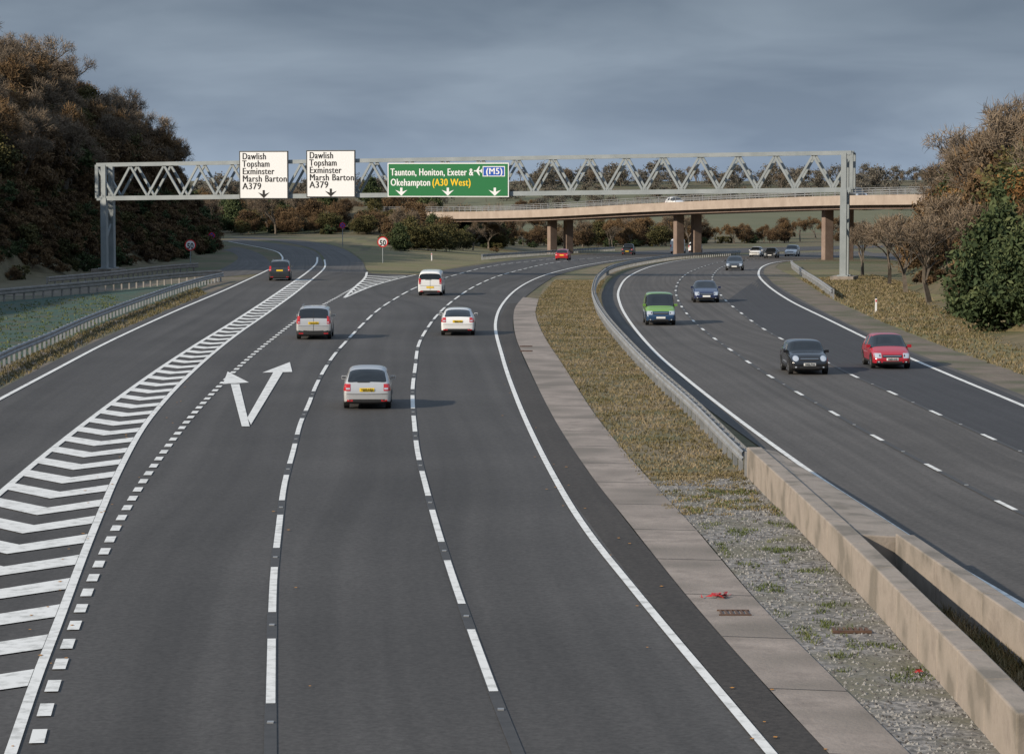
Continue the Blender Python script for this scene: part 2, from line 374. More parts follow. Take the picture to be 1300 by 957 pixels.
# ---------------------------------------------------------------- crash barriers
def offs(P,i,d):
    t=(P[min(i+1,len(P)-1)]-P[max(i-1,0)]).normalized(); return P[i]+Vector((-t.y,t.x))*d
PROF=[(0,.40),(.045,.44),(.045,.52),(0,.565),(0,.585),(.045,.63),(.045,.71),(0,.75)]
def barrier(name,px,side=1,double=False,mt='steel',hs=1.0,pitch=2.4):
    P=path(px,.8); mb=MB()
    for sd in ([side,-side] if double else [side]):
        prof=[(sd*(.10+u),z*hs) for u,z in PROF]
        for i in range(0,len(P)-1):
            for j in range(len(prof)-1):
                q=[]
                for (ii,jj) in ((i,j),(i+1,j),(i+1,j+1),(i,j+1)):
                    o=offs(P,ii,prof[jj][0]); q.append((o.x,o.y,terrain(o.x,o.y)+prof[jj][1]))
                mb.poly(q)
    st=max(1,int(pitch/.8))
    for i in range(0,len(P),st):
        t=(P[min(i+1,len(P)-1)]-P[max(i-1,0)]); z=terrain(P[i].x,P[i].y)
        mb.box((P[i].x,P[i].y,z+.36*hs),(.1,.12,.74*hs),0,math.atan2(t.y,t.x))
    return mb.build(name,[M[mt]])
barrier("crash_barrier",[(948,606),(925,582),(880,534),(830,486),(795,448),(770,417),(757,394),(754,376),(762,357),(783,344),(825,334.5),(870,328.5),(940,324)],1,True)
barrier("crash_barrier",[(-150,545),(0,468),(30,454),(60,441),(120,413),(200,382),(250,365),(283,357)],-1)
barrier("crash_barrier",[(-120,396),(0,384),(60,378),(150,369),(215,362),(262,358),(285,357)],-1,mt='railw',hs=1.25)
barrier("crash_barrier",[(60,366),(140,358),(205,350),(252,346)],-1,mt='railw',hs=1.2)
barrier("crash_barrier",[(1058,380),(1040,366),(1022,354),(1008,343),(1005,339)],1)
barrier("crash_barrier",[(612,330),(650,327),(700,323.5),(780,318.5)],1)
# ---------------------------------------------------------------- concrete median walls
def prism(mb,poly,z0,z1s,mi=0):
    n=len(poly); b=len(mb.v)
    for (x,y) in poly: mb.v.append((x,y,terrain(x,y)+z0))
    for (x,y),z in zip(poly,z1s): mb.v.append((x,y,terrain(x,y)+z))
    mb.f.append(tuple(b+i for i in reversed(range(n)))); mb.m.append(mi)
    mb.f.append(tuple(b+n+i for i in range(n))); mb.m.append(mi)
    for i in range(n):
        j=(i+1)%n; mb.f.append((b+i,b+j,b+n+j,b+n+i)); mb.m.append(mi)
wl=[xy(gp(*p)) for p in [(948,606),(1000,659),(1050,711),(1110,776),(1165,838),(1215,893),(1290,982)]]
wall=MB()
WL=cat(wl,2)
for i in range(len(WL)-1):
    a,b=WL[i],WL[i+1]; t=(b-a).normalized(); nrm=Vector((t.y,-t.x)) 
    if nrm.x<0: nrm=-nrm
    b2=b-t*.03
    prism(wall,[a,b2,b2+nrm*.42,a+nrm*.42][::-1],-.2,[.86]*4)
wall.build("median_wall",[M['wall']],bevel=.03)
wall=MB()
P1=[Vector((8.15,56.2)),Vector((8.35,52)),Vector((8.55,48)),Vector((8.75,44)),Vector((8.95,39)),Vector((9.2,33))]
for i in range(len(P1)-1):
    a,b=P1[i],P1[i+1]; t=(b-a).normalized()
    prism(wall,[a,b-t*.03,b-t*.03+Vector((.42,0)),a+Vector((.42,0))],-.2,[.84,.84,.80,.80])
wall.build("median_wall",[M['wall']],bevel=.03)
blk=MB()
prism(blk,[Vector((7.42,56.3)),Vector((8.56,56.3)),Vector((8.1,65)),Vector((7.45,74.6)),Vector((7.06,74.6)),Vector((7.25,65))],-.2,[.80,.74,.72,.72,.80,.80])
blk.build("median_wall_infill",[M['wall']],bevel=.03)
# ---------------------------------------------------------------- overbridge
br=empty("road_bridge",(0,0,0))
BP=[(-30,505,.9),(-13.5,475,1.2),(3.4,438,2.0),(22,403,3.4),(39,357,4.6),(50,325,5.1),(66,285,5.6),(88,235,5.9)]
BC=cat([Vector(p) for p in BP],8)
dk=MB(); pr=MB()
def bn(i):
    t=BC[min(i+1,len(BC)-1)]-BC[max(i-1,0)]; t.z=0; t.normalize(); q=Vector((-t.y,t.x,0)); return q if q.y>0 else -q
for i in range(len(BC)-1):
    a,b=BC[i],BC[i+1]; na,nb=bn(i),bn(i+1)
    w=10.5; U=Vector((0,0,1))
    dk.hexa([a+na*.8-U*.15,b+nb*.8-U*.15,b+nb*(w-.8)-U*.15,a+na*(w-.8)-U*.15,a+na*.8+U*.75,b+nb*.8+U*.75,b+nb*(w-.8)+U*.75,a+na*(w-.8)+U*.75],1)
    dk.hexa([a+U*.75+na*.36,b+U*.75+nb*.36,b+nb*(w-.5)+U*.75,a+na*(w-.5)+U*.75,a+U*1.0+na*.36,b+U*1.0+nb*.36,b+nb*(w-.5)+U*1.0,a+na*(w-.5)+U*1.0],0)
    for o in(0,w-.4):
        dk.hexa([a+na*(o-.05)+U*.35,b+nb*(o-.05)+U*.35,b+nb*(o+.35)+U*.35,a+na*(o+.35)+U*.35,a+na*(o-.05)+U*1.6,b+nb*(o-.05)+U*1.6,b+nb*(o+.35)+U*1.6,a+na*(o+.35)+U*1.6],0)
        for hz in(1.9,2.2,2.5):
            pr.beam(a+na*(o+.15)+U*hz,b+nb*(o+.15)+U*hz,.06,.07)
        m_=(a+b)/2; nm=(na+nb)/2
        for q,nn in((a,na),(m_,nm)): pr.beam(q+nn*(o+.15)+U*1.5,q+nn*(o+.15)+U*2.5,.08,.08)
dk.build("deck",[M['bridge'],M['pier']],br); pr.build("parapet_rail",[M['steel']],br)
pp=MB()
for (bx,by,pz) in ((3.4,438,2.15),(22.3,403,3.8),(39,358,5.05)):
    i=min(range(len(BC)),key=lambda k:(BC[k]-Vector((bx,by,pz))).length); na=bn(i)
    z=BC[i].z-.08
    for o in(3.6,6.6):
        c=BC[i]+na*o; zb_=terrain(c.x,c.y)-.5
        pp.box((c.x,c.y,(z+zb_)/2),(1.15,1.3,z-zb_),0,math.atan2(na.y,na.x)-math.pi/2)
pp.build("piers",[M['pier']],br,bevel=.08)
# ---------------------------------------------------------------- gantry
gl=gp(130,346); gr=gp(1076,356)
gd=(gr-gl); gd.z=0; GL=gd.length; gy=math.atan2(gd.y,gd.x)
gan=empty("sign_gantry",(gl.x,gl.y,0),gy)
gdn=gd.normalized()
def onG(px,py):
    d=ray(px,py)
    s=(d.x*gl.y-gl.x)/(gdn.x-d.x*gdn.y); Y=gl.y+gdn.y*s
    return s,HC+d.z*Y
sL,tL=onG(123,209.5); _,bL=onG(123,252); sR,tR=onG(1081,194); _,bR=onG(1081,241)
def zt(s): return tL+(tR-tL)*(s-sL)/(sR-sL)
def zb(s): return bL+(bR-bL)*(s-sL)/(sR-sL)
g=MB(); n=21; D=1.7; CH=.34
for yy in(0,D):
    g.beam((sL,yy,zt(sL)),(sR,yy,zt(sR)),CH,CH); g.beam((sL,yy,zb(sL)),(sR,yy,zb(sR)),CH,CH+.06)
    for i in range(n):
        a=lerp(sL,sR,i/n); b=lerp(sL,sR,(i+1)/n); c=(a+b)/2
        g.beam((a,yy,zt(a)-.15),(c,yy,zb(c)+.15),.19,.19); g.beam((c,yy,zb(c)+.15),(b,yy,zt(b)-.15),.19,.19)
    for s in(sL,sR): g.beam((s,yy,zb(s)),(s,yy,zt(s)),.3,.3)
for i in range(n+1):
    a=lerp(sL,sR,i/n); g.beam((a,0,zt(a)),(a,D,zt(a)),.14,.14); g.beam((a,0,zb(a)),(a,D,zb(a)),.14,.14)
    if i<n:
        b=lerp(sL,sR,(i+1)/n); g.beam((a,0,zt(a)+.02),(b,D,zt(b)+.02),.1,.1)
g.build("truss",[M['gantry']],gan)
g=MB()
for s0,px0 in ((.25,130),(GL-.4,1076)):
    for yy in(0,D):
        w=gl+gdn*s0; zg=terrain(w.x,w.y)
        g.box((s0,yy,(zb(s0)+zg)/2),(.55,.5,zb(s0)-zg),0)
        g.box((s0,yy,zb(s0)+(zt(s0)-zb(s0))/2),(.45,.42,zt(s0)-zb(s0)),0)
        g.box((s0,yy,zg+.40),(.95,.9,.10),0)
    g.box((s0,D/2,zg+.1),(2.0,D+1.8,.5),1)
    g.beam((s0,0,2.5),(s0,D,4.5),.16,.16); g.beam((s0,D,4.5),(s0,0,6.4),.16,.16)
g.build("posts",[M['gantry'],M['wall']],gan)
def text(body,par,x,z,y,mt,width=None,size=.8,bold=.012,rx=math.pi/2,rz=0,align='LEFT',sp=1.06):
    c=bpy.data.curves.new("lettering",'FONT'); c.body=body; c.size=size; c.offset=bold; c.align_x=align; c.resolution_u=3; c.extrude=.004; c.space_character=sp
    o=bpy.data.objects.new("lettering",c); c.materials.append(M[mt]); scene.collection.objects.link(o); o.parent=par
    o.location=(x,y,z); o.rotation_euler=(rx,0,rz)
    if width:
        bpy.context.view_layer.update(); k=width/max(o.dimensions.x,.01); o.scale=(k,1,1) if abs(k-1)<.45 else (k,k,k)
    return o
def boldtext(body,par,x,z,y,mt,width,size,wt=.02,sp=1.08):
    # weight from two letter-cuts side by side, each proud of the other (offsetting the outline breaks the M glyph)
    for i,dx in enumerate((-wt,0,wt)):
        text(body,par,x+dx,z,y-.003*i,mt,width=width,size=size,bold=0,sp=sp)
def panel(name,px0,py0,px1,py1,face,frame):
    s0,z1=onG(px0,py0); s1,z0=onG(px1,py1)
    e=empty(name,((s0),-.45,z0),0,gan); w=s1-s0; h=z1-z0
    b=MB(); 
    b.box((w/2,0,h/2),(w,.08,h),1); b.box((w/2,-.05,h/2),(w-.03,.02,h-.03),2); b.box((w/2,-.064,h/2),(w-.2,.012,h-.2),0)
    for q in(.2,.8): b.box((w*q,.22,h/2),(.12,.36,h*.9),1)
    b.build("panel",[M[face],M['gantry'],M[frame]],e); return e,w,h
def arrow(par,x,z,mt,s=1):
    b=MB(); y=-.080
    P=lambda u,v,dy=0:(x+u*s,y+dy,z+v*s)
    b.poly([P(-.12,.42),P(-.12,-.1),P(.12,-.1),P(.12,.42)])
    b.poly([P(-.62,.20,-.004),P(-.12,.02,-.004),P(.12,.02,-.004),P(.62,.20,-.004),P(0,-.38,-.004)])
    b.build("arrow",[M[mt]],par)
for (x0,y0,x1,y1) in ((306,192,368.5,253),(391,191,453.5,251)):
    e,w,h=panel("direction_sign",x0,y0,x1,y1,'signw','black')
    rows=[("Dawlish",.47),("Topsham",.55),("Exminster",.64),("Marsh Barton",.89),("A379",.38)]
    for i,(t,q) in enumerate(rows):
        boldtext(t,e,.065*w,h*(1-.175-.155*i),-.075,'black',w*q,.84)
    arrow(e,w*.5,h*.10,'black',.9)
e,w,h=panel("direction_sign",494,207,648,250.5,'signg','signw')
u=w/154
boldtext("Taunton, Honiton, Exeter &",e,4*u,h-15.5*u,-.075,'signw',105*u,.90)
boldtext("Okehampton",e,4*u,h-28*u,-.075,'signw',50*u,.90)
boldtext("(A30 West)",e,57*u,h-28*u,-.075,'signy',48*u,.90)
b=MB(); b.box((135*u,-.075,h-10.5*u),(28*u,.01,12.5*u),0); b.box((135*u,-.084,h-10.5*u),(26*u,.01,10.5*u),1); b.build("motorway_patch",[M['signw'],M['signb']],e)
boldtext("(M5)",e,125*u,h-14*u,-.093,'signw',20*u,.80)
b=MB(); cx,cz=115*u,h-10*u; 
def PP(p,q): 
    a=math.radians(-90); return (cx+(p*math.cos(a)-q*math.sin(a))*u*-1,-.078,cz+(p*math.sin(a)+q*math.cos(a))*u)
for pts in ([(-.7,5),(.7,5),(.7,-5),(-.7,-5)],[(0,2.4),(5.5,-1.4),(5.5,-2.6),(0,-.9),(-5.5,-2.6),(-5.5,-1.4)],[(0,-2.8),(2.4,-4.4),(2.4,-5.2),(-2.4,-5.2),(-2.4,-4.4)]):
    b.poly([(v[0],v[1]-.002*len(b.f),v[2]) for v in [PP(p,q) for p,q in pts]])
b.build("aircraft_symbol",[M['signw']],e)
for q in(.115,.5,.885): arrow(e,w*q,h*.15,'signw',.9)
# ---------------------------------------------------------------- roundel signs, posts
def roundel(px,py,ztop_px,kind,r=.42,name="speed_limit_sign"):
    p=gp(px,py); e=empty(name,p); s=F/p.y; hz=HC-(ztop_px-230)/s-p.z
    b=MB(); b.cyl((0,0,0),(0,0,hz+r*.8),.05,n=8,mi=0)
    b.cyl((0,-.06,hz),(0,-.085,hz),r,n=32,mi=1); b.cyl((0,-.085,hz),(0,-.09,hz),r*.8,n=32,mi=2)
    b.build("post_and_disc",[M['gantry'],M['signr'],M['signw'] if kind=='50' else M['signb']],e)
    if kind=='50': text("50",e,0,hz-.27*r/.42,-.1,'black',width=r*1.15,size=.6*r/.42,bold=.02,align='CENTER')
    else:
        b=MB(); b.beam((-r*.6,-.1,hz+r*.6),(r*.6,-.1,hz-r*.6),.02,.09); b.beam((-r*.6,-.12,hz-r*.6),(r*.6,-.12,hz+r*.6),.02,.09); b.build("cross",[M['signr']],e)
roundel(242,340,311,'50',.55); roundel(486,334,307,'50',.58)
roundel(269,321,299,'x',.42,"clearway_sign"); roundel(435,314,286,'x',.42,"clearway_sign")
for (px,py) in ((1112,397),(548,331)):
    p=gp(px,py); e=empty("marker_post",p); b=MB(); b.box((0,0,.45),(.12,.06,.9),0); b.box((0,0,.95),(.12,.06,.1),1); b.box((0,-.034,.75),(.08,.01,.14),2); b.build("post",[M['signw'],M['black'],M['signr']],e,bevel=.01)
# ---------------------------------------------------------------- vehicles
def paint(name,c,metal=.3,rough=.32):
    return mat(name,c,rough=rough,metal=metal,coat=.8)
VM=dict(glass=mat("car_glass",(.012,.015,.018),rough=.08,spec=.8),tyre=mat("tyre",(.012,.012,.012),rough=.85),rim=mat("alloy_rim",(.35,.35,.36),rough=.35,metal=.8),
 tail=mat("tail_light",(.45,.01,.012),rough=.15,coat=1),head=mat("head_light",(.62,.64,.66),rough=.08,metal=.5,coat=1),trim=mat("black_trim",(.018,.018,.019),rough=.6),
 py=mat("plate_yellow",(.75,.50,.02),rough=.5),pw=mat("plate_white",(.75,.75,.72),rough=.5),chrome=mat("chrome",(.6,.6,.6),rough=.15,metal=1),plight=mat("indicator",(.6,.25,.03),rough=.2))
K={}
K['hatch']=dict(L=4.0,W=1.72,H=1.49,st=[(0,.80,.50,.58,.72),(.012,.93,.72,.80,.82),(.035,.975,.88,1.00,.80),(.10,.99,.92,1.34,.70),(.155,1,.93,1.44,.70),(.24,1,.93,1.49,.72),(.44,1,.92,1.51,.73),(.465,1,.915,1.51,.73),(.58,1,.90,1.48,.71),(.755,.99,.86,.97,.74),(.88,.97,.74,.84,.74),(.955,.91,.62,.70,.70),(.985,.84,.50,.56,.66),(1,.70,.42,.48,.58)],top=[(2,3),(3,4),(8,9)],side=[5,7,8],wh=(.185,.80),wr=.31)
K['coupe']=dict(L=4.3,W=1.80,H=1.43,st=[(0,.82,.52,.60,.74),(.012,.94,.78,.86,.82),(.04,.975,.93,1.02,.78),(.13,.99,.95,1.26,.66),(.21,1,.95,1.38,.68),(.28,1,.95,1.43,.70),(.44,1,.92,1.45,.71),(.465,1,.915,1.45,.71),(.56,1,.90,1.42,.69),(.74,.99,.86,.95,.74),(.88,.97,.74,.82,.74),(.955,.91,.62,.69,.70),(.985,.84,.50,.56,.66),(1,.70,.42,.48,.58)],top=[(2,3),(3,4),(8,9)],side=[5,7,8],wh=(.185,.80),wr=.33)
K['suv']=dict(L=4.25,W=1.80,H=1.70,st=[(0,.84,.55,.66,.76),(.010,.95,.85,.95,.86),(.022,.985,1.03,1.12,.84),(.055,.995,1.05,1.52,.77),(.085,1,1.05,1.64,.77),(.20,1,1.05,1.70,.78),(.46,1,1.04,1.72,.79),(.485,1,1.035,1.72,.79),(.60,1,1.02,1.69,.77),(.745,.99,1.0,1.10,.78),(.88,.98,.90,1.00,.78),(.96,.94,.78,.86,.76),(.985,.88,.58,.66,.72),(1,.78,.46,.54,.66)],top=[(2,3),(3,4),(8,9)],side=[5,7,8],wh=(.18,.80),wr=.35)
K['van']=dict(L=4.1,W=1.72,H=1.84,st=[(0,.86,.48,.60,.80),(.006,.96,.80,.95,.88),(.012,.99,1.05,1.18,.88),(.022,.995,1.06,1.62,.84),(.040,1,1.06,1.78,.84),(.28,1,1.06,1.85,.85),(.52,1,1.05,1.86,.85),(.545,1,1.045,1.86,.85),(.66,1,1.03,1.80,.80),(.80,.99,1.0,1.10,.78),(.90,.98,.88,.98,.78),(.965,.94,.74,.82,.76),(.988,.88,.56,.64,.72),(1,.78,.44,.52,.66)],top=[(2,3),(8,9)],side=[7,8],wh=(.18,.82),wr=.31)
K['mini']=dict(L=3.7,W=1.69,H=1.41,st=[(0,.80,.50,.58,.74),(.012,.94,.72,.80,.84),(.03,.975,.86,.96,.80),(.075,.99,.88,1.28,.74),(.115,1,.89,1.37,.75),(.20,1,.89,1.41,.76),(.45,1,.89,1.43,.77),(.475,1,.885,1.43,.77),(.60,1,.88,1.40,.76),(.72,.99,.87,.97,.78),(.86,.98,.82,.93,.76),(.945,.93,.72,.82,.74),(.985,.86,.54,.62,.70),(1,.74,.42,.48,.62)],top=[(2,3),(3,4),(8,9)],side=[5,7,8],wh=(.17,.82),wr=.30)
K['pickup']=dict(L=4.9,W=1.80,H=1.75,st=[(0,.88,.55,.66,.84),(.006,.97,.85,.95,.90),(.015,.99,.98,1.05,.90),(.20,.99,.99,1.06,.90),(.34,.99,1.0,1.08,.90),(.36,1,1.02,1.66,.76),(.46,1,1.04,1.74,.77),(.475,1,1.035,1.74,.77),(.62,1,1.02,1.68,.75),(.73,.99,1.02,1.12,.80),(.88,.98,.96,1.06,.78),(.965,.95,.84,.92,.78),(.988,.9,.6,.66,.74),(1,.8,.46,.52,.68)],top=[(4,5),(8,9)],side=[5,7,8],wh=(.19,.81),wr=.37)
K['saloon']=dict(L=4.5,W=1.78,H=1.45,st=[(0,.82,.55,.62,.74),(.012,.94,.80,.90,.82),(.03,.97,.92,1.03,.80),(.13,.98,.94,1.06,.76),(.23,.99,.94,1.34,.68),(.29,1,.94,1.42,.70),(.44,1,.92,1.46,.71),(.46,1,.915,1.46,.71),(.56,1,.90,1.43,.69),(.74,.99,.87,.96,.74),(.88,.97,.76,.84,.74),(.955,.91,.64,.71,.70),(.985,.84,.52,.58,.66),(1,.70,.42,.48,.58)],top=[(3,4),(8,9)],side=[5,7,8],wh=(.20,.80),wr=.32)
K['bigvan']=dict(L=5.3,W=1.95,H=2.45,st=[(0,.88,.50,.62,.84),(.004,.97,1.0,1.2,.92),(.008,.99,1.3,1.45,.92),(.014,.995,1.35,2.2,.88),(.025,1,1.35,2.40,.88),(.28,1,1.33,2.47,.89),(.66,1,1.2,2.48,.88),(.675,1,1.2,2.46,.88),(.76,1,1.15,2.25,.80),(.86,.99,1.12,1.25,.80),(.92,.98,1.0,1.12,.78),(.97,.94,.8,.9,.76),(.99,.88,.56,.64,.72),(1,.78,.44,.52,.66)],top=[(8,9)],side=[7,8],wh=(.2,.84),wr=.34)
for k in K.values(): k['zu']=.2
def ringpts(k,st):
    xf,wf,zbt,ztp,wt=st; W=k['W']/2*1.02; w=W*wf; zu=k['zu']+(.08 if xf in(0,1) else 0)
    cabin=ztp-zbt>.2
    return [(0,zu),(w*.82,zu),(w*.98,zu+.07),(w*1.0,lerp(zu,zbt,.55)),(w*.985,zbt),(W*wt*(1.06 if cabin else 1.05),ztp-(.10 if cabin else .035)),(W*wt*.80,ztp-.015),(0,ztp)]
BODY={}
def body_mesh(kind):
    if kind in BODY: return BODY[kind]
    k=K[kind]; v=[];f=[];mi=[]; S=k['st']; L=k['L']
    full=14
    for st in S:
        r=ringpts(k,st); x=(st[0]-.5)*L
        ring=[(x,-p[0],p[1]) for p in r]+[(x,p[0],p[1]) for p in r[-2:0:-1]]
        v+=ring
    for i in range(len(S)-1):
        for j in range(full):
            j2=(j+1)%full; f.append((i*full+j,i*full+j2,(i+1)*full+j2,(i+1)*full+j))
            jj=j if j<7 else 13-j
            g=0
            if (i,i+1) in k['top'] and jj in(5,6): g=1
            if i in k['side'] and jj==4: g=1
            if jj in(0,1): g=2
            mi.append(g)
    for base,flip in((0,False),((len(S)-1)*full,True)):
        for j in range(1,6):
            q=[base+j,base+j+1,base+full-j-1,base+full-j]
            f.append(tuple(q if not flip else q[::-1])); mi.append(0)
        q=[base+0,base+1,base+full-1]; f.append(tuple(q if not flip else q[::-1])); mi.append(2)
        q=[base+6,base+7,base+8]; f.append(tuple(q if not flip else q[::-1])); mi.append(0)
    me=bpy.data.meshes.new("b"); me.from_pydata(v,[],f)
    for _ in range(3): me.materials.append(None)
    me.polygons.foreach_set("material_index",mi); me.update()
    bm=bmesh.new(); bm.from_mesh(me)
    cl=bm.edges.layers.float.get('crease_edge') or bm.edges.layers.float.new('crease_edge')
    for e in bm.edges:
        ms={fc.material_index for fc in e.link_faces}
        if len(ms)>1: e[cl]=.75
    bmesh.ops.recalc_face_normals(bm,faces=bm.faces); bm.to_mesh(me); bm.free()
    o=bpy.data.objects.new("t",me); scene.collection.objects.link(o)
    m=o.modifiers.new("s","SUBSURF"); m.levels=2; m.render_levels=2
    dg=bpy.context.evaluated_depsgraph_get(); ev=o.evaluated_get(dg); nm=bpy.data.meshes.new_from_object(ev)
    vs=[tuple(x.co) for x in nm.vertices]; fs=[tuple(p.vertices) for p in nm.polygons]; ms=[p.material_index for p in nm.polygons]
    bvh=BVHTree.FromPolygons([Vector(a) for a in vs],fs)
    bpy.data.objects.remove(o); BODY[kind]=(vs,fs,ms,bvh); return BODY[kind]
def patch(mb,bvh,grid,axis,sgn,mi,off=.012,fallback=None):
    pts=[]
    for row in grid:
        r=[]
        for (a,z) in row:
            if axis=='x': o=Vector((sgn*4,a,z)); d=Vector((-sgn,0,0))
            else: o=Vector((a,sgn*4,z)); d=Vector((0,-sgn,0))
            h=bvh.ray_cast(o,d)
            if h[0] is None:
                if fallback is None: r.append(None); continue
                q=Vector((sgn*fallback,a,z)) if axis=='x' else Vector((a,sgn*fallback,z))
            else: q=h[0]
            q=q-d*off
            r.append(q)
        pts.append(r)
    for i in range(len(pts)-1):
        for j in range(len(pts[0])-1):
            q=[pts[i][j],pts[i][j+1],pts[i+1][j+1],pts[i+1][j]]
            if any(x is None for x in q): continue
            xs_=[x.x if axis=='x' else x.y for x in q]
            if max(xs_)-min(xs_)>.45: continue
            mb.poly(q,mi)
def rect(y0,y1,z0,z1,ny=6,nz=5,skew=0):
    return [[(lerp(y0,y1,i/ny)+skew*(j/nz),lerp(z0,z1,j/nz)) for i in range(ny+1)] for j in range(nz+1)]
def car(name,kind,pm,near,ahead,away,plate=None,bump='body',lower=None,scale=1,pos=None,hd=None,roof=None):
    k=K[kind]; L,W=k['L'],k['W']; vs,fs,ms,bvh=body_mesh(kind)
    if pos is None:
        a=gp(*near); b=gp(*ahead); d=Vector((b.x-a.x,b.y-a.y,0)).normalized()
        fwd=d if away else -d
        c=a+d*(L/2)
        c.z=terrain(c.x,c.y)+.03; yaw=math.atan2(fwd.y,fwd.x)
    else: c=Vector(pos); yaw=hd
    e=empty(name,c,yaw); e.scale=(scale,)*3
    b=MB(); b.v=list(vs); b.f=list(fs); b.m=list(ms)
    mats=[pm,VM['glass'],VM['trim'],VM['tail'],VM['head'],VM['py'],VM['pw'],VM['chrome'],VM['plight'],lower or pm,roof or pm]
    if lower:
        for i,fc in enumerate(b.f):
            if b.m[i]==0 and sum(b.v[q][2] for q in fc)/len(fc)<.80: b.m[i]=9
    if bump=='dark':
        for i,fc in enumerate(b.f):
            zc=sum(b.v[q][2] for q in fc)/len(fc)
            if b.m[i]==0 and zc<.48: b.m[i]=2
    b.build("body",mats,e,smooth=True)
    d=MB()
    h=W/2; zs=k['st'][2][2]
    tall=kind in('van','bigvan','suv')
    for s in(-1,1):
        z0=zs-.20; z1=zs+(.20 if tall else .05)
        if kind=='mini': z0,z1=zs-.28,zs+.02
        y0,y1=s*h*(.78 if tall else .70),s*h*.955
        patch(d,bvh,rect(y0,y1,z0,z1,6,6),'x',-1,3,.014)
        patch(d,bvh,[[( -L/2+.02+.06*i,lerp(z0,z1,j/5)) for i in range(5)] for j in range(6)],'y',s,3,.010)
        patch(d,bvh,rect(y0+s*.02,y1-s*.06,z0+.05,z0+.11,4,2),'x',-1,4,.018)
        patch(d,bvh,rect(s*h*.60,s*h*.85,.30,.36,3,1),'x',-1,3,.012)
    pz=zs-.16 if kind in('hatch','coupe','suv','saloon','bigvan') else .62
    patch(d,bvh,rect(-.27,.27,pz-.065,pz+.065,4,1),'x',-1,5,.02)
    patch(d,bvh,rect(-h*.75,h*.75,.22,.38,10,3),'x',-1,2,.010)
    patch(d,bvh,rect(-h*.86,h*.86,zs-.325,zs-.31,12,1),'x',-1,2,.008)
    patch(d,bvh,rect(-.1,.35,zs+.10,zs+.125,6,1),'x',-1,2,.014)
    if tall:
        patch(d,bvh,rect(-.008,.008,.4,k['H']-.15,1,12),'x',-1,2,.01)
    zf=k['st'][11][2]
    for s in(-1,1):
        if kind=='mini':
            gr=[[ (s*h*.70+.14*math.cos(t)*r, zf-.02+.13*math.sin(t)*r) for t in [2*math.pi*q/16 for q in range(17)]] for r in(0.01,.5,1)]
            patch(d,bvh,gr,'x',1,7,.010)
            gr=[[ (s*h*.70+.14*math.cos(t)*r, zf-.02+.13*math.sin(t)*r) for t in [2*math.pi*q/16 for q in range(17)]] for r in(0.01,.45,.85)]
            patch(d,bvh,gr,'x',1,4,.018)
        else:
            patch(d,bvh,rect(s*h*.56,s*h*.93,zf-.12,zf+.09,6,5,0),'x',1,4,.012)
            patch(d,bvh,rect(s*h*.60,s*h*.66,zf-.06,zf+.03,2,2,0),'x',1,2,.016)
        patch(d,bvh,rect(s*h*.60,s*h*.80,.30,.38,3,2),'x',1,2,.012)
        patch(d,bvh,rect(s*h*.66,s*h*.74,.315,.365,2,2),'x',1,4,.018)
    patch(d,bvh,rect(-h*.50,h*.50,zf-.10,zf+.02,10,3),'x',1,2,.010)
    patch(d,bvh,rect(-h*.46,h*.46,zf-.035,zf-.015,10,1),'x',1,7,.016)
    patch(d,bvh,rect(-h*.50,h*.50,.25,.36,10,2),'x',1,2,.010)
    patch(d,bvh,rect(-.26,.26,.40,.51,4,1),'x',1,6,.022)
    H_=k['H']
    for s in(-1,1):
        for xf in(.30,.455,.70):
            patch(d,bvh,[[((xf-.5)*L,lerp(.36,zs-.02,j/6)),((xf-.5)*L+.014,lerp(.36,zs-.02,j/6))] for j in range(7)],'y',s,2,.004)
        for xf in(.33,.49):
            patch(d,bvh,[[((xf-.5)*L+.16*i/2,zs-.14+.03*j) for i in range(3)] for j in range(2)],'y',s,2,.02)
        patch(d,bvh,[[((.22+.55*i/10-.5)*L,.27+.09*j) for i in range(11)] for j in range(2)],'y',s,2,.008)
        for xf in k['wh']:
            cx=(xf-.5)*L; rr=k['wr']+.065
            gr=[[(cx+rr*q*math.cos(t),k['wr']+.02+rr*q*math.sin(t)) for t in [math.pi*w_/14 -.25+ (.5*w_/14) for w_ in range(15)]] for q in(.02,.5,1)]
            patch(d,bvh,gr,'y',s,2,.008,fallback=h*.97)
        mz=zs+.09; mx=(k['st'][9][0]-.5)*L-.22
        d.box((mx,s*(h+.05),mz),(.12,.18,.13),0); d.box((mx-.062,s*(h+.055),mz),(.006,.14,.09),7)
        d.beam((mx+.02,s*(h*.93),mz-.05),(mx+.02,s*(h+.02),mz-.03),.05,.05,2)
    if kind=='suv':
        for s in(-1,1): d.beam((-.32*L,s*h*.68,H_+.03),(.10*L,s*h*.68,H_+.03),.04,.04,7)
    d.build("fittings",mats,e)
    wmb=MB()
